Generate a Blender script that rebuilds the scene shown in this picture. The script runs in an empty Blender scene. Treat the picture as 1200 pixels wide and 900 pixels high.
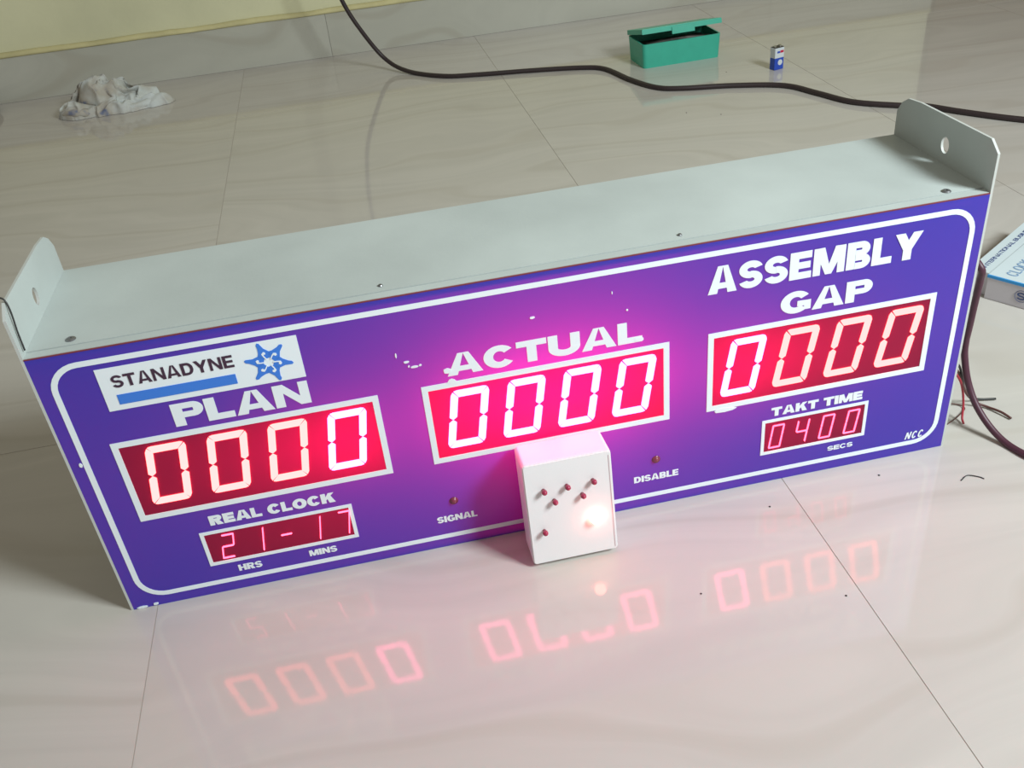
import bpy, bmesh, math, random
from mathutils import Vector, Matrix, noise

# All lengths below are in board widths (the sign board is 1.0 wide); S turns them into metres.
S = 0.79
sc = bpy.context.scene
col = sc.collection

# ---------------------------------------------------------------- camera, world, lights, exposure
cam_d = bpy.data.cameras.new('camera')
cam = bpy.data.objects.new('camera', cam_d)
col.objects.link(cam)
cam.location = (0.3520*S, -0.8526*S, 0.7797*S)
cam.rotation_euler = (0.9841, 0.0924, -0.1929)
cam_d.sensor_fit = 'HORIZONTAL'
cam_d.sensor_width = 36.0
cam_d.lens = 36.0*1117.1/1200.0
cam_d.clip_start = 0.01
sc.camera = cam

sc.view_settings.view_transform = 'Standard'
sc.view_settings.look = 'None'
sc.view_settings.gamma = 1.0
sc.view_settings.use_curve_mapping = False
sc.view_settings.exposure = 0.0

world = bpy.data.worlds.new('world')
sc.world = world
world.use_nodes = True
wb = world.node_tree.nodes['Background']
wb.inputs[0].default_value = (0.88, 0.82, 0.74, 1)
wb.inputs[1].default_value = 0.29

def area(name, loc, target, sx, sy, power, color):
    d = bpy.data.lights.new(name, 'AREA')
    d.shape = 'RECTANGLE'; d.size = sx; d.size_y = sy
    d.energy = power; d.color = color
    o = bpy.data.objects.new(name, d)
    col.objects.link(o)
    o.location = Vector(loc)*S
    o.rotation_euler = (Vector(target)-Vector(loc)).to_track_quat('-Z', 'Y').to_euler()
    return o
area('window_light', (2.05, -1.30, 1.85), (0.6, 0.7, 0.0), 0.50, 0.62, 53, (0.90, 1.0, 1.0))

# ---------------------------------------------------------------- helpers
def new_mat(name):
    m = bpy.data.materials.new(name)
    m.use_nodes = True
    nt = m.node_tree
    return m, nt, nt.nodes['Principled BSDF']

def mat(name, rgb, rough=0.5, metal=0.0, spec=0.5, emit=None, es=0.0, var=0.0, vscale=30.0, bump=0.0, bscale=80.0):
    m, nt, b = new_mat(name)
    b.inputs['Base Color'].default_value = (*rgb, 1)
    b.inputs['Roughness'].default_value = rough
    b.inputs['Metallic'].default_value = metal
    b.inputs['Specular IOR Level'].default_value = spec
    if emit:
        b.inputs['Emission Color'].default_value = (*emit, 1)
        b.inputs['Emission Strength'].default_value = es
    if var > 0 or bump > 0:
        tc = nt.nodes.new('ShaderNodeTexCoord')
    if var > 0:
        n = nt.nodes.new('ShaderNodeTexNoise'); n.inputs['Scale'].default_value = vscale; n.inputs['Detail'].default_value = 5
        r = nt.nodes.new('ShaderNodeValToRGB')
        r.color_ramp.elements[0].position = 0.3; r.color_ramp.elements[1].position = 0.7
        r.color_ramp.elements[0].color = (*[c*(1-var) for c in rgb], 1)
        r.color_ramp.elements[1].color = (*[min(1, c*(1+var*0.5)) for c in rgb], 1)
        nt.links.new(tc.outputs['Object'], n.inputs['Vector'])
        nt.links.new(n.outputs['Fac'], r.inputs['Fac'])
        nt.links.new(r.outputs['Color'], b.inputs['Base Color'])
    if bump > 0:
        n2 = nt.nodes.new('ShaderNodeTexNoise'); n2.inputs['Scale'].default_value = bscale; n2.inputs['Detail'].default_value = 4
        bp = nt.nodes.new('ShaderNodeBump'); bp.inputs['Strength'].default_value = bump; bp.inputs['Distance'].default_value = 0.002
        nt.links.new(tc.outputs['Object'], n2.inputs['Vector'])
        nt.links.new(n2.outputs['Fac'], bp.inputs['Height'])
        nt.links.new(bp.outputs['Normal'], b.inputs['Normal'])
    return m

def tag(o, label=None, cat=None, group=None, kind=None):
    if label: o['label'] = label
    if cat: o['category'] = cat
    if group: o['group'] = group
    if kind: o['kind'] = kind
    return o

def empty(name, loc, label, cat, group=None):
    o = bpy.data.objects.new(name, None)
    col.objects.link(o)
    o.empty_display_size = 0.02
    o.location = Vector(loc)*S
    return tag(o, label, cat, group)

origins = {}
def org(o):
    v = Vector((0, 0, 0))
    while o is not None:
        v = v + o.location
        o = o.parent
    return v

def link_bm(name, bm, m, parent=None, smooth=False, origin=None):
    """bm is in board-width world units; it becomes one mesh object, children relative to their parent"""
    bmesh.ops.recalc_face_normals(bm, faces=bm.faces[:])
    me = bpy.data.meshes.new(name)
    off = org(parent) if parent is not None else Vector((0, 0, 0))
    if origin is None:
        if len(bm.verts):
            lo = Vector([min(v.co[i] for v in bm.verts) for i in range(3)])
            hi = Vector([max(v.co[i] for v in bm.verts) for i in range(3)])
            origin = Vector(((lo.x+hi.x)/2, (lo.y+hi.y)/2, lo.z))
    og = Vector(origin)*S
    for v in bm.verts:
        v.co = v.co*S - og
    bm.to_mesh(me); bm.free()
    for mm in (m if isinstance(m, (list, tuple)) else [m]):
        me.materials.append(mm)
    if smooth:
        for p in me.polygons: p.use_smooth = True
    o = bpy.data.objects.new(name, me)
    col.objects.link(o)
    if parent is not None: o.parent = parent
    o.location = og - off
    return o

def box(bm, x0, x1, y0, y1, z0, z1, M=None, mi=0, bev=0):
    vs = [bm.verts.new(Vector((x, y, z)) if M is None else M @ Vector((x, y, z))) for x in (x0, x1) for y in (y0, y1) for z in (z0, z1)]
    fs = []
    for idx in ((0,1,3,2), (4,6,7,5), (0,4,5,1), (2,3,7,6), (0,2,6,4), (1,5,7,3)):
        f = bm.faces.new([vs[i] for i in idx]); f.material_index = mi; fs.append(f)
    if bev > 0:
        es = list({e for f in fs for e in f.edges})
        bmesh.ops.bevel(bm, geom=es, offset=bev, segments=2, profile=0.6, affect='EDGES')

def prism(bm, pts, y0, y1, M=None, mi=0, axis='y'):
    """polygon pts (a,b) swept along axis"""
    def P(a, b, t):
        v = Vector((a, t, b)) if axis == 'y' else (Vector((t, a, b)) if axis == 'x' else Vector((a, b, t)))
        return M @ v if M is not None else v
    A = [bm.verts.new(P(a, b, y0)) for a, b in pts]
    B = [bm.verts.new(P(a, b, y1)) for a, b in pts]
    f1 = bm.faces.new(A); f2 = bm.faces.new(B[::-1])
    f1.material_index = f2.material_index = mi
    n = len(pts)
    for i in range(n):
        f = bm.faces.new([A[i], B[i], B[(i+1) % n], A[(i+1) % n]]); f.material_index = mi

def ring(bm, outer, inner, y0, y1):
    n = len(outer)
    vs = [[bm.verts.new((a, y, b)) for a, b in L] for L in (outer, inner) for y in (y0, y1)]
    o0, o1, i0, i1 = vs
    for k in range(n):
        j = (k+1) % n
        bm.faces.new([o0[k], o0[j], i0[j], i0[k]]); bm.faces.new([o1[k], i1[k], i1[j], o1[j]])
        bm.faces.new([o0[k], o1[k], o1[j], o0[j]]); bm.faces.new([i0[k], i0[j], i1[j], i1[k]])

def rrect(x0, x1, z0, z1, r, n=8):
    out = []
    for cx, cz, a0 in ((x1-r, z1-r, 0), (x0+r, z1-r, 90), (x0+r, z0+r, 180), (x1-r, z0+r, 270)):
        for k in range(n+1):
            a = math.radians(a0+90*k/n)
            out.append((cx+r*math.cos(a), cz+r*math.sin(a)))
    return out

def lathe(bm, prof, c, axis, n=16, mi=0):
    """prof: (radius, height) list; axis: direction; c: base centre"""
    q = Vector(axis).normalized().to_track_quat('Z', 'Y').to_matrix()
    rings = []
    for r, h in prof:
        if r < 1e-7:
            rings.append([bm.verts.new(Vector(c)+q @ Vector((0, 0, h)))])
        else:
            rings.append([bm.verts.new(Vector(c)+q @ Vector((r*math.cos(2*math.pi*k/n), r*math.sin(2*math.pi*k/n), h))) for k in range(n)])
    for a, b in zip(rings, rings[1:]):
        for k in range(n):
            j = (k+1) % n
            if len(a) == 1 and len(b) == 1: continue
            if len(a) == 1: f = bm.faces.new([a[0], b[k], b[j]])
            elif len(b) == 1: f = bm.faces.new([a[k], b[0], a[j]])
            else: f = bm.faces.new([a[k], b[k], b[j], a[j]])
            f.material_index = mi
    for R_ in (rings[0], rings[-1]):
        if len(R_) > 1:
            f = bm.faces.new(R_); f.material_index = mi

def catmull(pts, sub=8):
    P = [Vector(p) for p in pts]
    P = [P[0]*2-P[1]] + P + [P[-1]*2-P[-2]]
    out = []
    for i in range(1, len(P)-2):
        for k in range(sub):
            t = k/sub
            a, b, c, d = P[i-1], P[i], P[i+1], P[i+2]
            out.append(0.5*((2*b)+(c-a)*t+(2*a-5*b+4*c-d)*t*t+(3*b-a-3*c+d)*t**3))
    out.append(P[-2])
    return out

def tube(bm, pts, r, n=10, sub=8, mi=0):
    L = catmull(pts, sub)
    up = Vector((0, 0, 1))
    prev = None
    for i, p in enumerate(L):
        t = (L[min(i+1, len(L)-1)]-L[max(i-1, 0)]).normalized()
        s = t.cross(up)
        if s.length < 1e-3: s = t.cross(Vector((0, 1, 0)))
        s.normalize(); u = s.cross(t).normalized()
        if prev and s.dot(prev[1]) < 0: s, u = -s, -u
        R_ = [bm.verts.new(p+s*r*math.cos(2*math.pi*k/n)+u*r*math.sin(2*math.pi*k/n)) for k in range(n)]
        if prev:
            # match the ring that is closest in rotation, keeping the tube free of twist
            best = min(range(n), key=lambda o_: sum((R_[(k+o_) % n].co-prev[0][k].co).length for k in range(0, n, 3)))
            R_ = R_[best:]+R_[:best]
            for k in range(n):
                f = bm.faces.new([prev[0][k], prev[0][(k+1) % n], R_[(k+1) % n], R_[k]]); f.material_index = mi
        else:
            bm.faces.new(R_)
        prev = (R_, s)
    bm.faces.new(prev[0][::-1])

# ---------------------------------------------------------------- materials
def tile_material(name, c0, c1, vein, rough, scale=1.0):
    m, nt, b = new_mat(name)
    N, L = nt.nodes.new, nt.links.new
    geo = N('ShaderNodeNewGeometry')
    oi = N('ShaderNodeObjectInfo')
    mp = N('ShaderNodeMapping'); mp.inputs['Scale'].default_value = (0.55*scale, 1.5*scale, 1*scale)
    mp.inputs['Rotation'].default_value = (0, 0, 0.25)
    add = N('ShaderNodeVectorMath'); add.operation = 'ADD'
    mul = N('ShaderNodeVectorMath'); mul.operation = 'SCALE'; mul.inputs['Scale'].default_value = 3.0
    comb = N('ShaderNodeCombineXYZ')
    L(oi.outputs['Random'], comb.inputs[0]); L(oi.outputs['Random'], comb.inputs[2])
    L(comb.outputs[0], mul.inputs[0])
    L(geo.outputs['Position'], mp.inputs['Vector']); L(mp.outputs[0], add.inputs[0]); L(mul.outputs[0], add.inputs[1])
    warp = N('ShaderNodeTexNoise'); warp.inputs['Scale'].default_value = 2.2; warp.inputs['Detail'].default_value = 2
    L(add.outputs[0], warp.inputs['Vector'])
    wv = N('ShaderNodeVectorMath'); wv.operation = 'MULTIPLY_ADD'
    wv.inputs[1].default_value = (0.9, 0.9, 0.9)
    L(warp.outputs['Color'], wv.inputs[0]); L(add.outputs[0], wv.inputs[2])
    w = N('ShaderNodeTexWave'); w.wave_type = 'BANDS'; w.bands_direction = 'Y'
    w.inputs['Scale'].default_value = 1.5; w.inputs['Distortion'].default_value = 2.2
    w.inputs['Detail'].default_value = 3; w.inputs['Detail Scale'].default_value = 1.2
    L(wv.outputs[0], w.inputs['Vector'])
    r = N('ShaderNodeValToRGB')
    e = r.color_ramp.elements
    e[0].position = 0.0; e[0].color = (*vein, 1)
    e[1].position = 1.0; e[1].color = (*c1, 1)
    x = e.new(0.05); x.color = (*c0, 1)
    x = e.new(0.5); x.color = (*[(p+q)/2 for p, q in zip(c0, c1)], 1)
    L(w.outputs['Fac'], r.inputs['Fac'])
    fine = N('ShaderNodeTexNoise'); fine.inputs['Scale'].default_value = 7.0; fine.inputs['Detail'].default_value = 6
    mp2 = N('ShaderNodeMapping'); mp2.inputs['Scale'].default_value = (0.5, 3.5, 1)
    L(wv.outputs[0], mp2.inputs['Vector']); L(mp2.outputs[0], fine.inputs['Vector'])
    mix = N('ShaderNodeMixRGB'); mix.blend_type = 'MULTIPLY'; mix.inputs['Fac'].default_value = 0.20
    L(r.outputs['Color'], mix.inputs['Color1']); L(fine.outputs['Fac'], mix.inputs['Color2'])
    L(mix.outputs[0], b.inputs['Base Color'])
    b.inputs['Roughness'].default_value = rough
    b.inputs['IOR'].default_value = 1.44
    return m

M_tile = tile_material('polished_tile', (0.600, 0.562, 0.522), (0.615, 0.578, 0.540), (0.572, 0.530, 0.486), 0.065)
M_skirt = tile_material('skirting_stone', (0.52, 0.51, 0.44), (0.56, 0.55, 0.48), (0.48, 0.46, 0.39), 0.3, 1.2)
M_grout = mat('grout', (0.45, 0.41, 0.36), 0.9)
M_plaster = mat('yellow_plaster', (0.68, 0.66, 0.44), 0.85, var=0.10, vscale=5, bump=0.4, bscale=25)
M_mortar = mat('cream_mortar', (0.62, 0.56, 0.30), 0.9, var=0.15, vscale=14, bump=0.6, bscale=40)
M_paint = mat('grey_powder_coat', (0.51, 0.56, 0.55), 0.55, var=0.13, vscale=7, bump=0.05, bscale=300)
M_paint_edge = mat('bare_metal_edge', (0.55, 0.57, 0.55), 0.5)
M_screw = mat('dull_steel', (0.25, 0.25, 0.26), 0.4, metal=0.8)
M_white = mat('white_vinyl', (0.84, 0.91, 0.96), 0.5)
M_blue = mat('sky_blue_vinyl', (0.045, 0.21, 0.75), 0.5)
M_ink = mat('dark_brown_ink', (0.055, 0.022, 0.05), 0.5)
M_rededge = mat('red_acrylic_edge', (0.22, 0.03, 0.04), 0.4)

def sheet_mat(name, base, trans, tw, rough=0.35):
    m, nt, b = new_mat(name)
    N, L = nt.nodes.new, nt.links.new
    b.inputs['Base Color'].default_value = (*base, 1)
    b.inputs['Roughness'].default_value = rough
    b.inputs['Specular IOR Level'].default_value = 0.35
    t = N('ShaderNodeBsdfTranslucent'); t.inputs['Color'].default_value = (*trans, 1)
    mx = N('ShaderNodeMixShader'); mx.inputs['Fac'].default_value = tw
    L(b.outputs[0], mx.inputs[1]); L(t.outputs[0], mx.inputs[2])
    L(mx.outputs[0], nt.nodes['Material Output'].inputs['Surface'])
    return m
M_panel = sheet_mat('violet_vinyl_sheet', (0.048, 0.052, 0.50), (1.0, 0.10, 0.80), 0.2)  # translucency lets the added inner lamps glow through
M_pane = sheet_mat('red_filter_sheet', (0.30, 0.012, 0.06), (1.0, 0.02, 0.30), 0.40, 0.45)

def emis(name, color, strength):
    m = bpy.data.materials.new(name); m.use_nodes = True
    nt = m.node_tree; nt.nodes.remove(nt.nodes['Principled BSDF'])
    e = nt.nodes.new('ShaderNodeEmission'); e.inputs[0].default_value = (*color, 1); e.inputs[1].default_value = strength
    nt.links.new(e.outputs[0], nt.nodes['Material Output'].inputs['Surface'])
    return m
M_seg = emis('lit_segment_warm', (1.0, 0.125, 0.12), 6.6)
M_seg_hot = emis('lit_segment_white', (1.0, 0.095, 0.28), 11.0)
M_seg_small = emis('lit_segment_small', (1.0, 0.10, 0.20), 4.5)
M_led_on = emis('lit_led', (1.0, 0.20, 0.15), 26.0)
M_led_off = mat('red_led_lens', (0.38, 0.03, 0.08), 0.2)
M_led_dim = mat('dim_indicator_lens', (0.22, 0.04, 0.07), 0.25)
M_plastic = mat('white_abs', (0.84, 0.82, 0.84), 0.4, bump=0.03, bscale=400)
M_cord = mat('dark_cord_sheath', (0.030, 0.018, 0.020), 0.5)
M_cable = mat('maroon_black_sheath', (0.075, 0.022, 0.040), 0.45)
M_wire_r = mat('red_wire', (0.42, 0.03, 0.05), 0.45)
M_wire_b = mat('brown_wire', (0.10, 0.035, 0.03), 0.5)
M_wire_k = mat('black_wire', (0.03, 0.03, 0.03), 0.5)
M_green = mat('teal_green_plastic', (0.045, 0.42, 0.30), 0.38, var=0.06, vscale=40)
M_dark_in = mat('dark_tool_metal', (0.05, 0.04, 0.035), 0.5, metal=0.5)
M_bat_blue = mat('battery_blue', (0.02, 0.07, 0.45), 0.35)
M_bat_white = mat('battery_white', (0.62, 0.66, 0.70), 0.35)
M_bat_red = mat('battery_red', (0.55, 0.02, 0.06), 0.4)
M_card = mat('white_card', (0.60, 0.68, 0.72), 0.55, var=0.04, vscale=20)
M_card_side = mat('grey_card_side', (0.62, 0.58, 0.62), 0.6, var=0.05, vscale=20)
M_cyan = mat('cyan_print', (0.03, 0.30, 0.70), 0.5)
M_print = mat('navy_print', (0.07, 0.10, 0.24), 0.6)
M_print2 = mat('faded_blue_print', (0.20, 0.32, 0.50), 0.6)
M_rubber = mat('dark_rubber', (0.030, 0.018, 0.016), 0.6)

# ---------------------------------------------------------------- the setting
bm = bmesh.new()
box(bm, -3.0, 4.5, -3.4, 2.60, -0.06, -0.0006)
floor = tag(link_bm('floor', bm, M_grout), kind='structure')
gap = 0.0006
xs = [-3.0, -2.253, -1.493, -0.733, 0.027, 0.787, 1.547, 2.307, 3.067, 3.827, 4.5]
ys = [-3.4, -2.66, -1.14, 0.38, 1.90, 2.43]
for i in range(len(xs)-1):
    for j in range(len(ys)-1):
        bm = bmesh.new()
        box(bm, xs[i]+gap, xs[i+1]-gap, ys[j]+gap, ys[j+1]-gap, -0.012, 0.0)
        link_bm('tile', bm, M_tile, floor)
# small specks of dirt lying on the near tiles
bm = bmesh.new()
rs = random.Random(4)
for (x, y) in ((0.752, -0.045), (0.625, -0.155), (0.90, -0.03), (0.77, -0.20), (0.30, -0.30), (0.95, -0.33), (1.15, 1.36), (1.22, 1.31), (1.36, 1.63), (0.42, -0.42)):
    r = 0.0012+0.0008*rs.random()
    lathe(bm, [(r*0.8, 0.0), (r, 0.0004), (0, 0.0009)], (x, y, 0.0), (0, 0, 1), 6)
tag(link_bm('dirt_specks', bm, M_rubber), 'tiny dark specks of dirt scattered on the pale floor tiles', 'dirt', kind='stuff')
# a curled hair on the tile right of the board
bm = bmesh.new()
tube(bm, [(0.985, -0.068, 0.0008), (0.997, -0.062, 0.0012), (1.008, -0.068, 0.0010), (1.012, -0.073, 0.0008)], 0.0006, 5, 5)
tag(link_bm('hair_strand', bm, M_wire_k), 'short curled dark hair on the floor before the right end of the board', 'hair')

bm = bmesh.new()
box(bm, -3.0, 4.5, 2.432, 2.60, -0.012, 3.6)
wall = tag(link_bm('wall_back', bm, M_plaster), kind='structure')
# skirting: stone tiles with a rough mortar lip on top
bm = bmesh.new()
box(bm, -3.0, 4.5, 2.426, 2.432, 0.0, 0.134)
skirt = tag(link_bm('baseboard_back', bm, M_grout), kind='structure')
sx = [-3.0, -2.725, -1.205, 0.315, 1.835, 3.355, 4.5]
for a, b_ in zip(sx, sx[1:]):
    bm = bmesh.new()
    box(bm, a+0.0005, b_-0.0005, 2.419, 2.4262, 0.0005, 0.1345)
    link_bm('skirting_tile', bm, M_skirt, skirt)
bm = bmesh.new()
n = 220
prof = [(2.4155, 0.0), (2.4150, 0.006), (2.419, 0.011), (2.427, 0.014), (2.433, 0.014), (2.433, 0.0)]
prev = None
for i in range(n+1):
    x = -3.0+7.5*i/n
    k = 0.0035*noise.noise(Vector((x*6, 0, 0)))+0.002*noise.noise(Vector((x*21, 3, 0)))
    R_ = [bm.verts.new((x, y+(k*0.7 if y < 2.425 else 0), 0.1345+(z+k if z > 0 else z))) for y, z in prof]
    if prev:
        for q in range(len(prof)):
            w_ = (q+1) % len(prof)
            bm.faces.new([prev[q], prev[w_], R_[w_], R_[q]])
    prev = R_
link_bm('mortar_lip', bm, M_mortar, skirt, smooth=True)

# brown door added unseen beyond the right edge, to darken the floor's reflection
bm = bmesh.new()
box(bm, 2.45, 2.53, 2.395, 2.432, 0.0, 2.66); box(bm, 3.55, 3.63, 2.395, 2.432, 0.0, 2.66); box(bm, 2.45, 3.63, 2.395, 2.432, 2.58, 2.66)
M_door = mat('brown_door_wood', (0.16, 0.085, 0.045), 0.5, var=0.2, vscale=9)
door = tag(link_bm('unseen_door_1', bm, M_door), kind='structure')
bm = bmesh.new()
box(bm, 2.532, 3.548, 2.405, 2.430, 0.006, 2.578)
for z0 in (0.15, 1.40):
    box(bm, 2.66, 3.42, 2.398, 2.406, z0, z0+1.05, bev=0.004)
link_bm('door_leaf', bm, M_door, door)
bm = bmesh.new()
lathe(bm, [(0.03, 0), (0.03, 0.01), (0.012, 0.014), (0.012, 0.05), (0.03, 0.06), (0.034, 0.08), (0.02, 0.09), (0, 0.092)], (2.62, 2.405, 1.28), (0, -1, 0), 14)
link_bm('door_handle', bm, M_screw, door, smooth=True)

# ---------------------------------------------------------------- the production display board
H, D = 0.3409, 0.1975
board = empty('display_board', (0.5, 0.1, 0.0), 'long grey metal sign box with violet front showing red digit displays', 'display board')
T = 0.0030
bm = bmesh.new()
box(bm, 0.0, 1.0, D-T, D, 0.0, H)                 # back
box(bm, 0.0, 1.0, 0.004, D-T, 0.0, T)             # bottom
box(bm, 0.0, 1.0, 0.0012, 0.0125, H-0.0025, H)    # front lip along the top
box(bm, 0.0, 1.0, 0.0012, 0.0035, H-0.010, H-0.0025)
box(bm, 0.0, 1.0, 0.0012, 0.0035, 0.0, 0.006)
box(bm, 0.0, 1.0, 0.010, 0.012, H-0.010, H-0.0022)
link_bm('housing', bm, M_paint, board)
bm = bmesh.new()
box(bm, 0.0, 1.0, 0.0138, D, H-0.0022, H+0.0006)
link_bm('top_cover', bm, M_paint, board)
for x, y in ((0.0401, 0.0245), (0.3455, 0.0250), (0.6618, 0.0235), (0.9605, 0.0190)):
    big = x in (0.0401, 0.9605)
    r = 0.0052 if big else 0.0026
    bm = bmesh.new()
    lathe(bm, [(r, 0.0), (r, 0.0006), (r*0.75, 0.0016), (r*0.3, 0.0019), (r*0.28, 0.0010), (0, 0.0010)], (x, y, H+0.0006), (0, 0, 1), 14)
    link_bm('screw', bm, M_screw, board)

bm = bmesh.new()
box(bm, 0.004, 0.996, 0.085, 0.088, 0.006, H-0.012)
box(bm, 0.004, 0.996, 0.004, 0.085, H-0.016, H-0.012)
box(bm, 0.004, 0.996, 0.005, 0.085, 0.006, 0.009)
link_bm('glow_baffle', bm, mat('baffle_dark_green', (0.02, 0.035, 0.02), 0.7), board)  # unseen dark sheets added to soak up the inner lamps' bounce

def end_plate(x0, x1):
    out = [(0.0, 0.0), (D, 0.0), (D, 0.372), (0.1885, 0.3845), (0.176, 0.392), (0.150, 0.3945), (0.0145, 0.3955), (0.0, 0.3835)]
    hc, hr = (0.092, 0.3625), 0.0095
    n = 24
    inner = [(hc[0]+hr*0.8*math.cos(2*math.pi*k/n), hc[1]+hr*math.sin(2*math.pi*k/n)) for k in range(n)]
    # sample the outline once per hole vertex, by angle round the hole
    def hit(a):
        d = (math.cos(a), math.sin(a)); best = None
        for i in range(len(out)):
            p, q = out[i], out[(i+1) % len(out)]
            ex, ey = q[0]-p[0], q[1]-p[1]
            den = d[0]*ey-d[1]*ex
            if abs(den) < 1e-12: continue
            t = ((p[0]-hc[0])*ey-(p[1]-hc[1])*ex)/den
            s = ((p[0]-hc[0])*d[1]-(p[1]-hc[1])*d[0])/den
            if t > 0 and -1e-9 <= s <= 1+1e-9 and (best is None or t < best): best = t
        return (hc[0]+d[0]*best, hc[1]+d[1]*best)
    angs = sorted(set([2*math.pi*k/n for k in range(n)]+[math.atan2(p[1]-hc[1], p[0]-hc[0]) % (2*math.pi) for p in out]))
    O = [hit(a) for a in angs]
    I = [(hc[0]+hr*0.8*math.cos(a), hc[1]+hr*math.sin(a)) for a in angs]
    bm = bmesh.new()
    vs = [[bm.verts.new((x, p[0], p[1])) for p in L] for L in (O, I) for x in (x0, x1)]
    o0, o1, i0, i1 = vs
    for k in range(len(angs)):
        j = (k+1) % len(angs)
        bm.faces.new([o0[k], o0[j], i0[j], i0[k]]); bm.faces.new([o1[k], i1[k], i1[j], o1[j]])
        f = bm.faces.new([o0[k], o1[k], o1[j], o0[j]]); f.material_index = 1
        f = bm.faces.new([i0[k], i0[j], i1[j], i1[k]]); f.material_index = 1
    return link_bm('end_plate', bm, [M_paint, M_paint_edge], board)
end_plate(-0.0028, 0.0)
end_plate(1.0, 1.0028)

# violet face sheet with rectangular cut-outs for the five display windows
FR = [(0.0451, 0.3213, 0.1237, 0.2289), (0.3676, 0.6421, 0.1244, 0.2284), (0.6867, 0.9569, 0.1240, 0.2287)]
CL = (0.0983, 0.2680, 0.0421, 0.0919)
TK = (0.7565, 0.8908, 0.0431, 0.0945)
wins = FR+[CL, TK]
e = 0.004
holes = [(a+e, b_-e, c+e, d-e) for a, b_, c, d in wins]
gx = sorted({0.0, 1.0, *[h[0] for h in holes], *[h[1] for h in holes]})
gz = sorted({0.0, 0.3393, *[h[2] for h in holes], *[h[3] for h in holes]})
bm = bmesh.new()
vv = {}
def gv(x, z):
    if (x, z) not in vv: vv[(x, z)] = bm.verts.new((x, 0.0, z))
    return vv[(x, z)]
for x0, x1 in zip(gx, gx[1:]):
    for z0, z1 in zip(gz, gz[1:]):
        cx, cz = (x0+x1)/2, (z0+z1)/2
        if any(h[0] < cx < h[1] and h[2] < cz < h[3] for h in holes): continue
        bm.faces.new([gv(x0, z0), gv(x1, z0), gv(x1, z1), gv(x0, z1)])
link_bm('face_panel', bm, M_panel, board)
bm = bmesh.new()
box(bm, 0.0, 1.0, -0.0003, 0.0011, 0.3393, 0.3403)
link_bm('panel_edge', bm, M_rededge, board)
bm = bmesh.new()
ring(bm, rrect(0.0128, 0.9895, 0.0133, 0.3287, 0.031), rrect(0.0188, 0.9835, 0.0193, 0.3227, 0.025), -0.0005, -0.0001)
link_bm('border_line', bm, M_white, board)

def ring_sector(cx, cy, rx, ry, tv, th, a0, a1, n=14):
    """convex quads of an elliptical ring from angle a0 to a1"""
    out = []
    m_ = max(3, int(n*abs(a1-a0)/180))
    for k in range(m_):
        q = [math.radians(a0+(a1-a0)*(k+i)/m_) for i in (0, 1)]
        o = [(cx+rx*math.cos(t), cy+ry*math.sin(t)) for t in q]
        i_ = [(cx+(rx-tv)*math.cos(t), cy+(ry-th)*math.sin(t)) for t in q]
        out.append([o[0], o[1], i_[1], i_[0]])
    return out
def rc_(x0, y0, x1, y1): return [(x0, y0), (x1, y0), (x1, y1), (x0, y1)]
NAT = {'A': 1.12, 'B': 0.95, 'C': 1.0, 'D': 1.0, 'E': 0.86, 'G': 1.05, 'H': 1.02, 'I': 0.0, 'K': 1.05, 'L': 0.80, 'M': 1.25, 'N': 1.05, 'O': 1.08, 'P': 0.92, 'R': 1.0, 'S': 0.92, 'T': 0.96, 'U': 1.02, 'Y': 1.1, ' ': 0.35}
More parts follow.
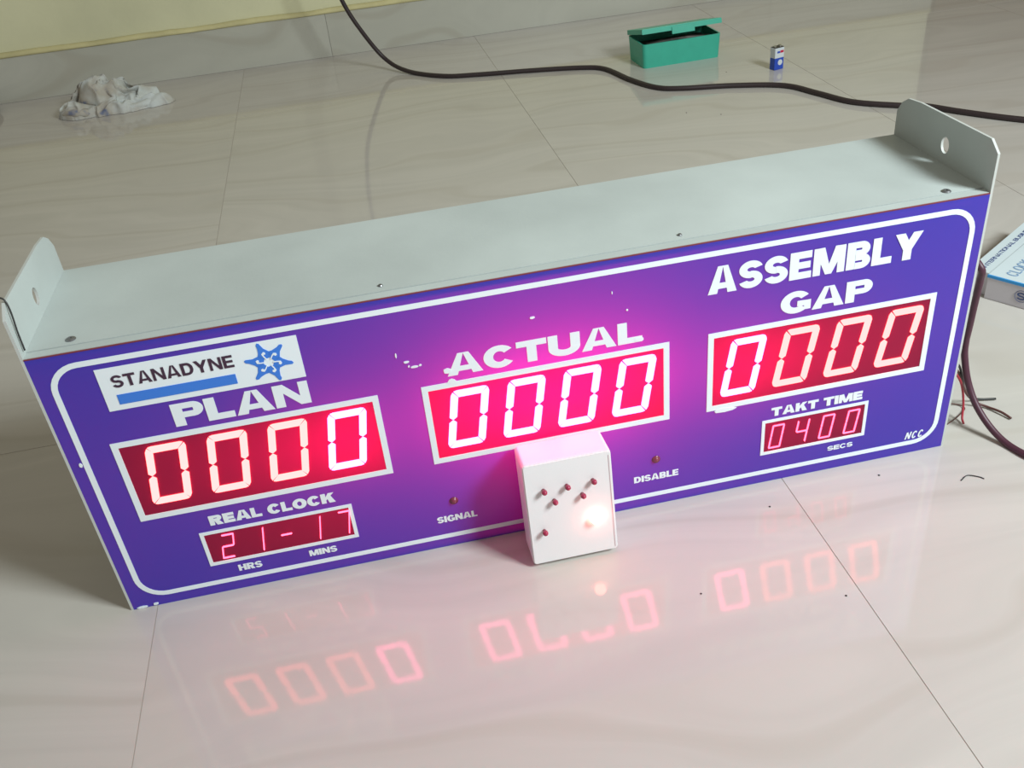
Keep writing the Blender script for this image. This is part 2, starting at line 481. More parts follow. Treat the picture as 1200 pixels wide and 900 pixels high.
def glyph(c, w, v, h):
    """polygons of one capital, height 1, width w, stem v, bar h"""
    m_ = 0.5
    L_ = rc_(0, 0, v, 1); R_ = rc_(w-v, 0, w, 1)
    if c == 'I': return [rc_(0, 0, v, 1)]
    if c == 'L': return [L_, rc_(v, 0, w, h)]
    if c == 'T': return [rc_(0, 1-h, w, 1), rc_(w/2-v/2, 0, w/2+v/2, 1-h)]
    if c == 'E': return [L_, rc_(v, 0, w, h), rc_(v, m_-h*0.48, w*0.94, m_+h*0.48), rc_(v, 1-h, w*0.98, 1)]
    if c == 'H': return [L_, R_, rc_(v, m_-h/2, w-v, m_+h/2)]
    if c == 'A':
        k = v*0.56
        return [[(0, 0), (v*1.04, 0), (w/2+v*0.02, 1), (w/2-k, 1)], [(w, 0), (w-v*1.04, 0), (w/2-v*0.02, 1), (w/2+k, 1)], [(w*0.24, 0.17), (w*0.76, 0.17), (w*0.70, 0.17+h*0.85), (w*0.30, 0.17+h*0.85)]]
    if c == 'N': return [rc_(0, 0, v*0.9, 1), rc_(w-v*0.9, 0, w, 1), [(0, 1), (v*0.98, 1), (w, 0), (w-v*0.98, 0)]]
    if c == 'M':
        return [rc_(0, 0, v*0.84, 1), rc_(w-v*0.84, 0, w, 1), [(0, 1), (v*1.2, 1), (w/2+v*0.36, 0), (w/2-v*0.36, 0)], [(w, 1), (w-v*1.2, 1), (w/2-v*0.36, 0), (w/2+v*0.36, 0)]]
    if c == 'Y': return [rc_(w/2-v/2, 0, w/2+v/2, 0.46), [(0, 1), (v*1.12, 1), (w/2+v/2, 0.44), (w/2-v/2, 0.38)], [(w, 1), (w-v*1.12, 1), (w/2-v/2, 0.44), (w/2+v/2, 0.38)]]
    if c == 'K': return [L_, [(v, 0.30), (v, 0.62), (w*0.98-v*1.2, 1), (w*0.98, 1)], [(v*1.2, 0.62), (w-v*1.25, 0), (w, 0), (v*1.95, 0.80)]]
    if c == 'U': return [rc_(0, 0.38, v, 1), rc_(w-v, 0.38, w, 1)]+ring_sector(w/2, 0.39, w/2, 0.40, v, h*1.05, 180, 360)
    if c == 'O': return ring_sector(w/2, 0.5, w/2, 0.52, v, h, 0, 360)
    if c == 'C': return ring_sector(w/2, 0.5, w/2, 0.52, v, h, 36, 324)
    if c == 'G': return ring_sector(w/2, 0.5, w/2, 0.52, v, h, 35, 318)+[rc_(w*0.55, 0.54-h*0.9, w, 0.54), rc_(w-v*0.72, 0.10, w, 0.54)]
    if c == 'D': return [L_]+ring_sector(w-w*0.5, 0.5, w*0.5, 0.5, v, h, -90, 90)+[rc_(v, 0, w-w*0.5, h), rc_(v, 1-h, w-w*0.5, 1)]
    def bowl(x, y0, y1):
        r = (y1-y0)/2
        rx = min(r*1.15, w*0.45)
        return ring_sector(x-rx, (y0+y1)/2, rx, r, v*0.92, h*0.92, -90, 90, 12)+[rc_(v, y0, x-rx, y0+h*0.92), rc_(v, y1-h*0.92, x-rx, y1)]
    if c == 'P': return [L_]+bowl(w, 0.36, 1)
    if c == 'R': return [L_]+bowl(w*0.96, 0.42, 1)+[[(w-v*1.25, 0), (w, 0), (w*0.52+v*0.5, 0.5), (w*0.52-v*0.4, 0.46)]]
    if c == 'B': return [L_]+bowl(w*0.95, 0.46, 1)+bowl(w, 0, 0.54)
    if c == 'S':
        R2 = (1+h*0.95)/4+0.005
        return ring_sector(w/2, 1-R2, w/2, R2, v*0.9, h*0.95, 18, 272)+ring_sector(w/2, R2, w/2, R2, v*0.9, h*0.95, -162, 92)
    return []

def lettering(txt, x0, x1, z0, z1, m, v=0.40, h=0.27, shear=0.0, y=-0.0002, parent=board, label=None, xf=None, name='lettering', gap_=0.06):
    """words built from heavy capitals, stretched to fill x0..x1, z0..z1"""
    hgt = z1-z0
    tot = (x1-x0)/hgt
    n_i = txt.count('I')
    sp = gap_*(len(txt)-1)
    k = (tot-sp-n_i*v)/sum(NAT[c] for c in txt)
    bm = bmesh.new()
    x = 0.0
    npoly = 0
    for c in txt:
        npoly = npoly % 20
        w = v if c == 'I' else NAT[c]*k
        for P in glyph(c, w, min(v, w*0.42) if c != 'I' else v, h):
            pts = [(x0+(x+a)*hgt+shear*(b_-0.5)*hgt, z0+b_*hgt) for a, b_ in P]
            npoly += 1
            prism(bm, pts, y-0.0003-0.000008*npoly, y-0.000003*npoly)
        x += w+gap_
    if xf:
        for q in bm.verts: q.co = xf(q.co.copy())
    o = link_bm(name, bm, m, parent)
    if label: o['label'] = label
    return o

W = M_white
lettering('PLAN', 0.1145, 0.2535, 0.2352, 0.2625, W, label='white word PLAN')
lettering('ACTUAL', 0.3975, 0.6117, 0.2358, 0.2622, W, label='white word ACTUAL')
lettering('ASSEMBLY', 0.6850, 0.9279, 0.2776, 0.3100, W, v=0.31, h=0.25, label='white word ASSEMBLY')
lettering('GAP', 0.7691, 0.8761, 0.2360, 0.2625, W, label='white word GAP')
lettering('REAL CLOCK', 0.1135, 0.2520, 0.0996, 0.1130, W, label='white words REAL CLOCK')
lettering('TAKT TIME', 0.7672, 0.8818, 0.0990, 0.1111, W, label='white words TAKT TIME')
lettering('HRS', 0.1272, 0.1538, 0.0268, 0.0358, W, v=0.34, h=0.20, label='small white letters HRS')
lettering('MINS', 0.2083, 0.2402, 0.0273, 0.0360, W, v=0.34, h=0.20, label='small white letters MINS')
lettering('SIGNAL', 0.3596, 0.4070, 0.0378, 0.0468, W, v=0.34, h=0.20, label='small white word SIGNAL')
lettering('DISABLE', 0.5980, 0.6532, 0.0391, 0.0481, W, v=0.34, h=0.20, label='small white word DISABLE')
lettering('SECS', 0.8440, 0.8771, 0.0295, 0.0360, W, v=0.34, h=0.20, label='small white letters SECS')
lettering('NCC', 0.9480, 0.9710, 0.0225, 0.0330, W, v=0.20, h=0.16, shear=0.2, gap_=0.16, label='small slanted white letters NCC')

# maker's plate: white label, dark name, blue bar, blue six-armed star
bm = bmesh.new()
box(bm, 0.0577, 0.2544, -0.0006, -0.0001, 0.2673, 0.3167)
plate = link_bm('logo_plate', bm, M_white, board)
lettering('STANADYNE', 0.0700, 0.1885, 0.2934, 0.3074, M_ink, v=0.215, h=0.185, y=-0.0007, parent=plate, gap_=0.10, label='dark brown word STANADYNE')
bm = bmesh.new()
box(bm, 0.0700, 0.1867, -0.0010, -0.0006, 0.2737, 0.2851)
link_bm('blue_bar', bm, M_blue, plate)
def pol(r, a):
    a = math.radians(a)
    return (0.2220+r*math.cos(a), 0.2917+r*math.sin(a))
for k in range(6):
    a = 48+60*k
    bm = bmesh.new()
    # half-open arms round a white hub; each has a hooked white cut
    arm = [pol(0.0055, a-36), pol(0.0105, a-33), pol(0.0125, a-30), pol(0.0165, a-11), pol(0.0232, a-5), pol(0.0243, a-1), pol(0.0225, a+4), pol(0.0190, a+6), pol(0.0142, a+17), pol(0.0125, a+30), pol(0.0080, a+27), pol(0.0055, a+20)]
    prism(bm, arm, -0.0010, -0.0006)
    link_bm('star_arm', bm, M_blue, plate)
    bm = bmesh.new()
    hook = [pol(0.0040, a-4), pol(0.0040, a+14), pol(0.0085, a+12), pol(0.0118, a+9), pol(0.0130, a-4), pol(0.0118, a-12), pol(0.0098, a-10), pol(0.0100, a+1), pol(0.0085, a+4), ]
    prism(bm, hook, -0.0013, -0.0009)
    link_bm('star_hook', bm, M_white, plate)

# red displays
SEG = {'0': 'abcdef', '1': 'bc', '2': 'abged', '4': 'fgbc', '7': 'abc', '-': 'g'}
def seg_poly(s, w, h, t):
    g = t*0.06
    m_, q = h/2, t/2
    if s in 'agd':
        z = {'a': h-q, 'g': m_, 'd': q}[s]
        return [(q+g, z), (t*0.98+g, z+(q if s != 'a' else q)), (w-t*0.98-g, z+q), (w-q-g, z), (w-t-g, z-q), (t+g, z-q)] if s == 'g' else \
               ([(t*0.35, h-t*0.12), (t*0.75, h), (w-t*0.75, h), (w-t*0.35, h-t*0.12), (w-t-g, h-t), (t+g, h-t)] if s == 'a' else
                [(t*0.35, t*0.12), (t*0.75, 0), (w-t*0.75, 0), (w-t*0.35, t*0.12), (w-t-g, t), (t+g, t)])
    lo, hi = (m_+g, h) if s in 'fb' else (0, m_-g)
    up = s in 'fb'
    # outline for the left side, mirrored for the right
    if up:
        P = [(0, lo+q*0.8), (q, lo), (t, lo+q*0.8), (t, h-t-g), (t*0.22, h-t*0.25), (0, h-t*0.75)]
    else:
        P = [(0, hi-q*0.8), (q, hi), (t, hi-q*0.8), (t, t+g), (t*0.22, t*0.25), (0, t*0.75)]
    if s in 'bc': P = [(w-x, z) for x, z in P]
    return P

def display(rect, digits, fw, w, h, t, z0, sh, m_of, label):
    a, b_, c, d = rect
    bm = bmesh.new()
    ring(bm, [(a, c), (b_, c), (b_, d), (a, d)], [(a+fw, c+fw), (b_-fw, c+fw), (b_-fw, d-fw), (a+fw, d-fw)], -0.0007, 0.0002)
    fr = link_bm('display_window', bm, M_white, board)
    fr['label'] = label
    bm = bmesh.new()
    vs = [bm.verts.new(p) for p in ((a+fw*0.8, 0.0001, c+fw*0.8), (b_-fw*0.8, 0.0001, c+fw*0.8), (b_-fw*0.8, 0.0001, d-fw*0.8), (a+fw*0.8, 0.0001, d-fw*0.8))]
    bm.faces.new(vs)
    link_bm('red_filter', bm, M_pane, fr)
    for i, (x, ch) in enumerate(digits):
        bm = bmesh.new()
        for s in SEG[ch]:
            pts = [(x+px+pz*sh, z0+pz) for px, pz in seg_poly(s, w, h, t)]
            prism(bm, pts, -0.0014, 0.0)
        link_bm('digit', bm, m_of(i), fr)
h_ = 0.0740
display(FR[0], [(0.0640+0.0631*i, '0') for i in range(4)], 0.0066, 0.0415, h_, 0.0078, 0.1432, 0.17, lambda i: (M_seg, M_seg, M_seg, M_seg_hot)[i], 'display under PLAN reading 0000')
display(FR[1], [(0.3858+0.0626*i, '0') for i in range(4)], 0.0066, 0.0420, h_, 0.0082, 0.1425, 0.17, lambda i: M_seg_hot, 'display under ACTUAL reading 0000')
display(FR[2], [(0.7020+0.0627*i, '0') for i in range(4)], 0.0066, 0.0415, h_, 0.0076, 0.1415, 0.17, lambda i: (M_seg_hot, M_seg, M_seg, M_seg)[i], 'display under GAP reading 0000')
display(CL, [(0.1145, '2'), (0.1475, '1'), (0.1800, '-'), (0.2118, '1'), (0.2450, '7')], 0.0042, 0.0140, 0.0340, 0.0014, 0.0498, 0.17, lambda i: M_seg_small, 'small clock display reading 21-17')
display(TK, [(0.7660+0.0320*i, c) for i, c in enumerate('0400')], 0.0040, 0.0150, 0.0335, 0.0014, 0.0517, 0.13, lambda i: M_seg_small, 'small display under TAKT TIME reading 0400')

# lamps added behind the translucent face to imitate camera bloom round the digits
def inner_lamp(x, z, power, y=0.05):
    d = bpy.data.lights.new('glow_lamp', 'POINT'); d.energy = power; d.color = (1.0, 0.012, 0.24); d.shadow_soft_size = 0.02
    o = bpy.data.objects.new('glow_lamp', d); col.objects.link(o); o.parent = board
    o.location = Vector((x, y, z))*S-org(board)
for i in range(4):
    inner_lamp(0.094+0.063*i, 0.18, (0.010, 0.02, 0.05, 0.16)[i])
    inner_lamp(0.415+0.0627*i, 0.19, (0.28, 0.46, 0.46, 0.28)[i], 0.058)
    inner_lamp(0.730+0.0627*i, 0.18, (0.16, 0.05, 0.02, 0.010)[i])

# indicator lenses on the face
for x, z in ((0.3825, 0.0672), (0.6255, 0.0690)):
    bm = bmesh.new()
    lathe(bm, [(0.0052, 0), (0.0052, 0.0008), (0.0040, 0.0008), (0.0038, 0.0020), (0.0024, 0.0034), (0, 0.0039)], (x, 0.0, z), (0, -1, 0), 16)
    link_bm('indicator_lamp', bm, M_led_dim, board, smooth=True)

# bare chips where the violet sheet has flaked
chips = [(0.3478, 0.2726, 0.0010, 0.0030), (0.3571, 0.2628, 0.0030, 0.0014), (0.3648, 0.2555, 0.0042, 0.0013), (0.3708, 0.2562, 0.0016, 0.0011), (0.3590, 0.2570, 0.0010, 0.0012),
         (0.4936, 0.2887, 0.0032, 0.0013), (0.5955, 0.2777, 0.0012, 0.0012), (0.5799, 0.3012, 0.0006, 0.0020), (0.4012, 0.2285, 0.0050, 0.0042), (0.3980, 0.2430, 0.0048, 0.0038),
         (0.7085, 0.1225, 0.0130, 0.0028), (0.0110, 0.0020, 0.0060, 0.0017), (0.0260, 0.0030, 0.0032, 0.0016), (0.6080, 0.2385, 0.0055, 0.0022), (0.0105, 0.2100, 0.0018, 0.0028)]
bm = bmesh.new()
rc = random.Random(7)
for x, z, a, b_ in chips:
    prism(bm, [(x+a*(0.8+0.4*rc.random())*math.cos(k*math.pi/4), z+b_*(0.8+0.4*rc.random())*math.sin(k*math.pi/4)) for k in range(8)], -0.00095, -0.0001)
o = link_bm('paint_chips', bm, M_white, board); o['kind'] = 'stuff'

# power cable leaving behind the right end, and loose wire ends
bm = bmesh.new()
tube(bm, [(1.003, 0.120, 0.200), (1.018, 0.095, 0.222), (1.034, 0.060, 0.2310), (1.04, 0.0425, 0.2222), (1.044, 0.0456, 0.2064), (1.046, 0.0494, 0.1798), (1.047, 0.0519, 0.1473), (1.048, 0.0545, 0.1073), (1.049, 0.0495, 0.0847), (1.052, 0.0391, 0.0581), (1.056, 0.0221, 0.0354), (1.064, -0.0003, 0.0156), (1.073, -0.0252, 0.0045), (1.083, -0.0560, 0.0046), (1.100, -0.078, 0.0045), (1.15, -0.13, 0.0045), (1.23, -0.19, 0.0045)], 0.0043, 10, 6)
link_bm('power_cable', bm, M_cable, board, smooth=True)
def wire(pts, r, m):
    bm = bmesh.new(); tube(bm, pts, r, 6, 6)
    link_bm('loose_wire', bm, m, board, smooth=True)
wire([(1.003, 0.030, 0.110), (1.020, 0.035, 0.100), (1.040, 0.0480, 0.083), (1.052, 0.053, 0.059), (1.070, 0.0655, 0.027), (1.087, 0.070, 0.0085), (1.100, 0.0696, 0.0036), (1.1187, 0.0660, 0.0025)], 0.0015, M_wire_k)
wire([(1.003, 0.034, 0.105), (1.022, 0.042, 0.094), (1.042, 0.050, 0.072), (1.056, 0.056, 0.047), (1.073, 0.063, 0.020), (1.087, 0.060, 0.007), (1.098, 0.052, 0.003), (1.106, 0.036, 0.004), (1.1110, 0.0217, 0.0025)], 0.0016, M_wire_b)
wire([(1.003, 0.028, 0.100), (1.020, 0.033, 0.090), (1.040, 0.042, 0.066), (1.050, 0.045, 0.045), (1.0545, 0.044, 0.022), (1.0520, 0.038, 0.006), (1.0495, 0.0300, 0.0025)], 0.0015, M_wire_r)
wire([(1.003, 0.060, 0.050), (1.030, 0.060, 0.020), (1.062, 0.072, 0.003), (1.070, 0.060, 0.0025), (1.050, 0.045, 0.0025), (1.030, 0.035, 0.0025)], 0.0008, M_wire_b)

# thin dark wire hanging over the left end plate
bm = bmesh.new()
tube(bm, [(-0.42, 0.45, 0.001), (-0.36, 0.38, 0.16), (-0.24, 0.24, 0.38), (-0.10, 0.10, 0.45), (-0.035, 0.035, 0.418), (-0.010, 0.018, 0.403), (0.0, 0.0155, 0.3985), (0.0028, 0.012, 0.386), (0.0022, 0.0095, 0.366), (0.0025, 0.0070, 0.3470)], 0.0009, 6, 6)
tag(link_bm('thin_wire', bm, M_wire_k, smooth=True), 'hair thin black wire lying over the left end plate of the sign box', 'wire')

# ---------------------------------------------------------------- white remote box in front of the board
rem = empty('remote_control', (0.5082, -0.045, 0.0), 'white plastic box with red LEDs standing on the floor against the board', 'remote')
bm = bmesh.new()
RM = Matrix.Translation((0, -0.0182, 0)) @ Matrix.Rotation(-0.1143, 4, 'X')      # leans back on the face of the board
x0, x1, dp, zt = 0.4581, 0.5579, 0.0491, 0.1332
prism(bm, rrect(x0, x1, 0.0, zt, 0.0045, 4), -dp+0.003, 0.0, RM)
back = [e_ for e_ in bm.edges if all(abs((RM.inverted() @ v.co).y) < 1e-5 for v in e_.verts)]
bmesh.ops.bevel(bm, geom=back, offset=0.005, segments=3, affect='EDGES')
link_bm('remote_case', bm, M_plastic, rem)
bm = bmesh.new()
prism(bm, rrect(x0+0.0003, x1-0.0003, 0.0003, zt-0.0003, 0.0040, 4), -dp, -dp+0.0028, RM)
fr_ = [e_ for e_ in bm.edges if all(abs((RM.inverted() @ v.co).y+dp) < 1e-5 for v in e_.verts)]
bmesh.ops.bevel(bm, geom=fr_, offset=0.0011, segments=2, affect='EDGES')
lid = link_bm('front_cover', bm, M_plastic, rem)
bm = bmesh.new()
box(bm, x1-0.0038, x1-0.0030, -dp-0.0003, -dp+0.0005, 0.004, zt-0.006, RM)
link_bm('seam_line', bm, mat('seam_pink', (0.55, 0.42, 0.45), 0.6), lid)
RD = RM.to_3x3()
LEDS = ((0.4788, 0.0985), (0.4896, 0.0830), (0.5052, 0.0990), (0.5216, 0.0840), (0.5349, 0.0995), (0.4746, 0.0451))
LIT = (0.5345, 0.0503)
for (x, z) in LEDS:
    bm = bmesh.new()
    lathe(bm, [(0.0021, 0), (0.0021, 0.0042), (0.0032, 0.0044), (0.0032, 0.0062), (0.0027, 0.0080), (0.0014, 0.0092), (0, 0.0095)], RM @ Vector((x, -dp, z)), RD @ Vector((0.05, -1, 0.05)), 12)
    link_bm('led_lamp', bm, M_led_off, rem, smooth=True)
bm = bmesh.new()
lathe(bm, [(0.0042, 0), (0.0042, 0.0010), (0.0062, 0.0014), (0.0068, 0.0050), (0.0060, 0.0076), (0.0036, 0.0096), (0, 0.0103)], RM @ Vector((LIT[0], -dp, LIT[1])), RD @ Vector((0, -1, 0)), 16)
o = link_bm('led_lamp', bm, M_led_on, rem, smooth=True); o['label'] = 'lit LED glowing yellow-white'

# ---------------------------------------------------------------- long black cord on the floor by the wall
cr = 0.0065
bm = bmesh.new()
tube(bm, [(0.350, 2.20, 1.6), (0.348, 2.18, 0.9), (0.347, 2.16, 0.45), (0.358, 2.15, 0.30), (0.3745, 2.15, 0.2190), (0.4095, 2.15, 0.1370), (0.4690, 2.15, 0.0395), (0.530, 2.075, 0.009), (0.6250, 1.975, cr), (0.7210, 1.937, cr),
          (0.8655, 1.899, cr), (1.0060, 1.853, cr), (1.0680, 1.803, cr), (1.1025, 1.668, cr), (1.1430, 1.570, cr), (1.1995, 1.531, cr), (1.3240, 1.490, cr), (1.4360, 1.428, cr),
          (1.4815, 1.331, cr), (1.5220, 1.236, cr), (1.5990, 1.167, cr), (1.6490, 1.135, cr), (1.6990, 1.062, cr), (1.7780, 0.965, cr), (1.90, 0.86, cr), (2.10, 0.72, cr)], cr, 10, 8)
tag(link_bm('power_cord', bm, M_cord, smooth=True), 'long black power cord hanging from above and snaking across the floor behind the board', 'cord')

# ---------------------------------------------------------------- teal pencil box, lid ajar
gbx = empty('pencil_box', (1.27, 1.82, 0.0), 'teal green plastic box with its lid ajar near the back wall', 'box')
G = Matrix.Translation((1.1680, 1.7660, 0.0)) @ Matrix.Rotation(math.radians(2.0), 4, 'Z')
gw, gd, gh, gt = 0.232, 0.128, 0.066, 0.004
bm = bmesh.new()
def rr2(x0, x1, y0, y1, r, n=4): return rrect(x0, x1, y0, y1, r, n)
outer_b = rr2(0.003, gw-0.003, 0.003, gd-0.003, 0.010); outer_t = rr2(0, gw, 0, gd, 0.010)
inner_t = rr2(gt, gw-gt, gt, gd-gt, 0.007); inner_b = rr2(gt+0.003, gw-gt-0.003, gt+0.003, gd-gt-0.003, 0.007)
loops = [[bm.verts.new(G @ Vector((x, y, z))) for x, y in L] for L, z in ((outer_b, 0.0), (outer_t, gh), (inner_t, gh), (inner_b, 0.006))]
for A, B in zip(loops, loops[1:]):
    for k in range(len(A)):
        j = (k+1) % len(A); bm.faces.new([A[k], A[j], B[j], B[k]])
bm.faces.new(loops[0]); bm.faces.new(loops[3])
link_bm('box_body', bm, M_green, gbx)
bm = bmesh.new()
LM = G @ Matrix.Translation((0, gd, gh+0.004)) @ Matrix.Rotation(math.radians(-12.5), 4, 'X')
box(bm, -0.001, gw+0.001, -gd-0.002, 0.002, 0.006, 0.010, LM, bev=0.002)          # lid top
box(bm, -0.001, gw+0.001, -gd-0.002, -gd+0.003, -0.004, 0.0075, LM)   # front lip
box(bm, -0.001, 0.003, -gd, 0.0, -0.003, 0.0075, LM); box(bm, gw-0.003, gw+0.001, -gd, 0.0, -0.003, 0.0075, LM)
box(bm, 0.085, 0.152, -gd-0.0045, -gd-0.0015, -0.014, 0.005, LM, bev=0.001)         # clasp tab
link_bm('box_lid', bm, M_green, gbx)
bm = bmesh.new()
box(bm, 0.012, gw-0.015, 0.014, gd-0.012, 0.007, 0.046, G)
tube(bm, [G @ Vector((0.02, 0.03, 0.055)), G @ Vector((0.12, 0.045, 0.058)), G @ Vector((0.21, 0.03, 0.054))], 0.007, 8, 4)
tag(link_bm('tool_bundle', bm, M_dark_in), 'dark tools lying inside the open teal box', 'tool')
bm = bmesh.new()
tube(bm, [G @ Vector((0.004, gd+0.001, gh+0.006)), G @ Vector((gw/2, gd+0.001, gh+0.006)), G @ Vector((gw-0.004, gd+0.001, gh+0.006))], 0.0035, 8, 2)
link_bm('hinge', bm, M_green, gbx)

# ---------------------------------------------------------------- nine volt battery
bat = empty('battery', (1.486, 1.592, 0.0), 'small blue and white nine volt battery standing on the floor', 'battery')
B = Matrix.Translation((1.4865, 1.5920, 0.0)) @ Matrix.Rotation(math.radians(16), 4, 'Z')
bw, bd = 0.0150, 0.0100
def bbox(name, z0, z1, m, s=1.0, bev=0.0015):
    bm = bmesh.new(); box(bm, -bw*s, bw*s, -bd*s, bd*s, z0, z1, B, bev=bev)
    return link_bm(name, bm, m, bat)
bbox('battery_body', 0.0, 0.031, M_bat_blue)
bbox('battery_jacket', 0.031, 0.0575, M_bat_white, 1.0, 0.0008)
bbox('battery_cap', 0.0575, 0.0590, M_dark_in, 0.96, 0.0003)
for sx_, r in ((-0.008, 0.0036), (0.008, 0.0044)):
    bm = bmesh.new(); lathe(bm, [(r, 0), (r, 0.0035), (r*1.1, 0.0045), (r*0.6, 0.0045), (0, 0.0030)], B @ Vector((sx_, 0, 0.0590)), (0, 0, 1), 10)
    link_bm('terminal', bm, mat('nickel', (0.7, 0.68, 0.6), 0.3, metal=0.9), bat)
bm = bmesh.new(); lathe(bm, [(0.0075, 0), (0.0075, 0.0004), (0, 0.0004)], B @ Vector((0.003, -bd, 0.019)), (B.to_3x3() @ Vector((0, -1, 0))), 14)
link_bm('round_badge', bm, M_bat_white, bat)
bm = bmesh.new(); box(bm, 0.002, 0.013, -bd-0.0005, -bd, 0.044, 0.050, B); link_bm('red_mark', bm, M_bat_red, bat)
bm = bmesh.new(); box(bm, -0.008, 0.001, -bd-0.0005, -bd, 0.044, 0.049, B); link_bm('blue_mark', bm, M_bat_blue, bat)

# ---------------------------------------------------------------- flat cartons at the right edge
ang = math.radians(33.0)
def carton(name, loc, rot, w, l, h, label):
    root = empty(name, loc, label, 'box', None)
    Mx = Matrix.Translation(loc) @ Matrix.Rotation(rot, 4, 'Z')
    bm = bmesh.new(); box(bm, 0, l, -w, 0, 0.0005, h-0.001, Mx, bev=0.0008)
    link_bm('carton_body', bm, M_card_side, root)
    bm = bmesh.new(); box(bm, -0.0005, l+0.0005, -w-0.0005, 0.0005, h-0.001, h+0.0008, Mx)
    link_bm('carton_lid', bm, M_card, root)
    return root, Mx
# local +x runs away along the long side, -y along the short front side
cA, MA = carton('carton', (1.2620, 0.3130, 0.0), ang, 0.20, 0.28, 0.040, 'white cardboard box with cyan edge stripe, right of the board')
bm = bmesh.new(); box(bm, -0.0012, 0.0016, -0.2005, 0.0005, 0.0368, 0.0412, MA)
link_bm('cyan_stripe', bm, M_cyan, cA)
def on_top(Mx, h, flip=False):
    # text plane (x, z) -> top of the box, baseline along the long side
    return lambda p: Mx @ Vector((p.x, p.z, h+0.0009-p.y))
def on_front(Mx):
    return lambda p: Mx @ Vector((p.y-0.0003, -p.x, p.z))
lettering('CLOCK USB', 0.016, 0.120, -0.036, -0.019, M_print2, v=0.16, h=0.12, parent=cA, y=0.0, xf=on_top(MA, 0.040), name='printed_words', label='pale navy outlined letters')
lettering('S', 0.047, 0.060, 0.014, 0.026, M_print, v=0.25, h=0.18, parent=cA, y=0.0, xf=on_front(MA), name='printed_emblem', label='small round grey emblem')
bm = bmesh.new()
t_ = [Vector((-0.0006, -0.0535+0.0095*math.cos(2*math.pi*k/16), 0.020+0.0095*math.sin(2*math.pi*k/16))) for k in range(17)]
for p, q in zip(t_, t_[1:]):
    tube(bm, [MA @ p, MA @ ((p+q)/2), MA @ q], 0.0004, 4, 1)
link_bm('emblem_ring', bm, M_print, cA)
cB, MB_ = carton('carton', (1.2520, 0.3440, 0.0), math.radians(33.5), 0.0300, 0.22, 0.0385, 'narrow pale carton with dark printed line, behind the striped white box')
lettering('INTERNATIONAL BUSINESS', 0.014, 0.195, -0.0185, -0.0115, M_print, v=0.2, h=0.16, parent=cB, y=0.0, xf=on_top(MB_, 0.0385), name='printed_words', label='row of small navy letters')

# ---------------------------------------------------------------- crumpled white rag by the wall
def fold(p): return noise.noise(p)
bm = bmesh.new()
NU, NV = 90, 64
mounds = [(-0.385, 2.215, 0.075, 0.060, 0.088), (-0.335, 2.225, 0.060, 0.050, 0.066), (-0.435, 2.160, 0.055, 0.045, 0.052), (-0.275, 2.200, 0.045, 0.045, 0.055), (-0.235, 2.165, 0.050, 0.030, 0.030), (-0.330, 2.140, 0.070, 0.030, 0.034), (-0.475, 2.19, 0.03, 0.03, 0.03)]
grid = []
for j in range(NV+1):
    row = []
    for i in range(NU+1):
        x = -0.530+0.365*i/NU; y = 2.080+0.225*j/NV
        z = 0.0
        for mx, my, rx, ry, hh in mounds:
            q = ((x-mx)/rx)**2+((y-my)/ry)**2
            z = max(z, hh*max(0.0, 1-q*0.55)**0.7) if q < 1.8 else z
        w = noise.noise(Vector((x*14, y*14, 1.3)))
        w2 = noise.noise(Vector((x*30+2*w, y*30, 5.1)))
        rid = 1-abs(noise.noise(Vector((x*22+w*1.5, y*26-w, 2.2))))*2.6
        row.append((x, y, z, w, w2, rid))
    grid.append(row)
V = {}
for j in range(NV+1):
    for i in range(NU+1):
        x, y, z, w, w2, rid = grid[j][i]
        if z > 0.002:
            zz = max(0.001, z*(0.70+0.36*rid)+0.012*w2+0.004)
            V[(i, j)] = bm.verts.new((x+0.020*w2*min(1, z*30)+0.010*w, y-0.024*rid*min(1, z*25)+0.012*w2, zz))
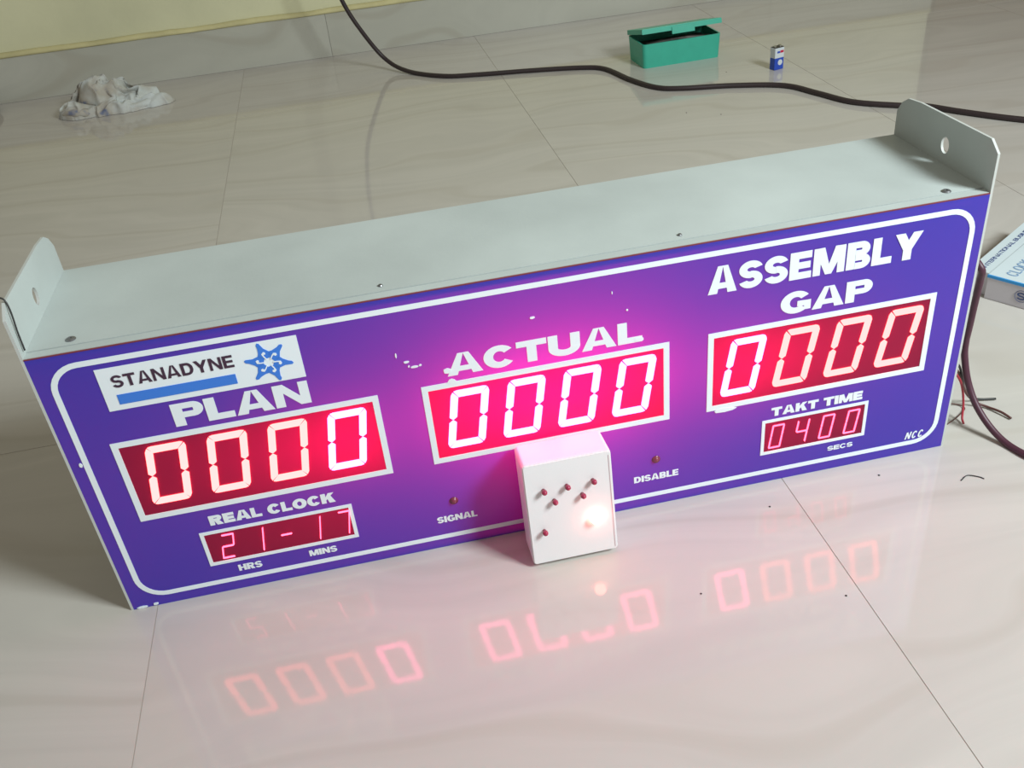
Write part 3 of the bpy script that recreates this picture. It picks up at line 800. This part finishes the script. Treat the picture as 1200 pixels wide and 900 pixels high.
for j in range(NV):
    for i in range(NU):
        k = [(i, j), (i+1, j), (i+1, j+1), (i, j+1)]
        if all(q in V for q in k): bm.faces.new([V[q] for q in k])
# drop the rim to the floor
for e_ in [e_ for e_ in bm.edges if e_.is_boundary]:
    for v in e_.verts: v.co.z = 0.0008
M_rag, nt, b = new_mat('rag_cotton')
tc = nt.nodes.new('ShaderNodeTexCoord'); nz = nt.nodes.new('ShaderNodeTexNoise'); nz.inputs['Scale'].default_value = 16; nz.inputs['Detail'].default_value = 3
rp = nt.nodes.new('ShaderNodeValToRGB'); rp.color_ramp.interpolation = 'LINEAR'
rp.color_ramp.elements[0].position = 0.33; rp.color_ramp.elements[0].color = (0.14, 0.17, 0.28, 1)
rp.color_ramp.elements[1].position = 0.39; rp.color_ramp.elements[1].color = (0.44, 0.40, 0.34, 1)
x_ = rp.color_ramp.elements.new(0.62); x_.color = (0.60, 0.63, 0.62, 1)
nt.links.new(tc.outputs['Object'], nz.inputs['Vector']); nt.links.new(nz.outputs['Fac'], rp.inputs['Fac']); nt.links.new(rp.outputs['Color'], b.inputs['Base Color'])
b.inputs['Roughness'].default_value = 0.9
rag = link_bm('cleaning_rag', bm, M_rag, smooth=True)
tag(rag, 'crumpled off-white rag on the floor against the skirting', 'rag')
bm = bmesh.new()
tube(bm, [(-0.478, 2.128, 0.016), (-0.455, 2.112, 0.020), (-0.425, 2.108, 0.016), (-0.395, 2.125, 0.012), (-0.350, 2.128, 0.012), (-0.30, 2.118, 0.010), (-0.255, 2.128, 0.012), (-0.215, 2.146, 0.010)], 0.011, 10, 6)
for v in bm.verts:
    v.co.z = max(0.001, v.co.z+0.004*noise.noise(v.co*60))
link_bm('rolled_hem', bm, M_rag, rag, smooth=True)

# ---------------------------------------------------------------- dark round thing cut by the left edge
bm = bmesh.new()
lathe(bm, [(0.022, 0.0), (0.034, 0.006), (0.040, 0.018), (0.038, 0.030), (0.028, 0.041), (0.012, 0.046), (0, 0.047)], (-0.757, 2.330, 0.0), (0, 0, 1), 20)
tag(link_bm('rubber_ball', bm, M_rubber, smooth=True), 'dark round lump on the floor at the left edge of the frame', 'ball')
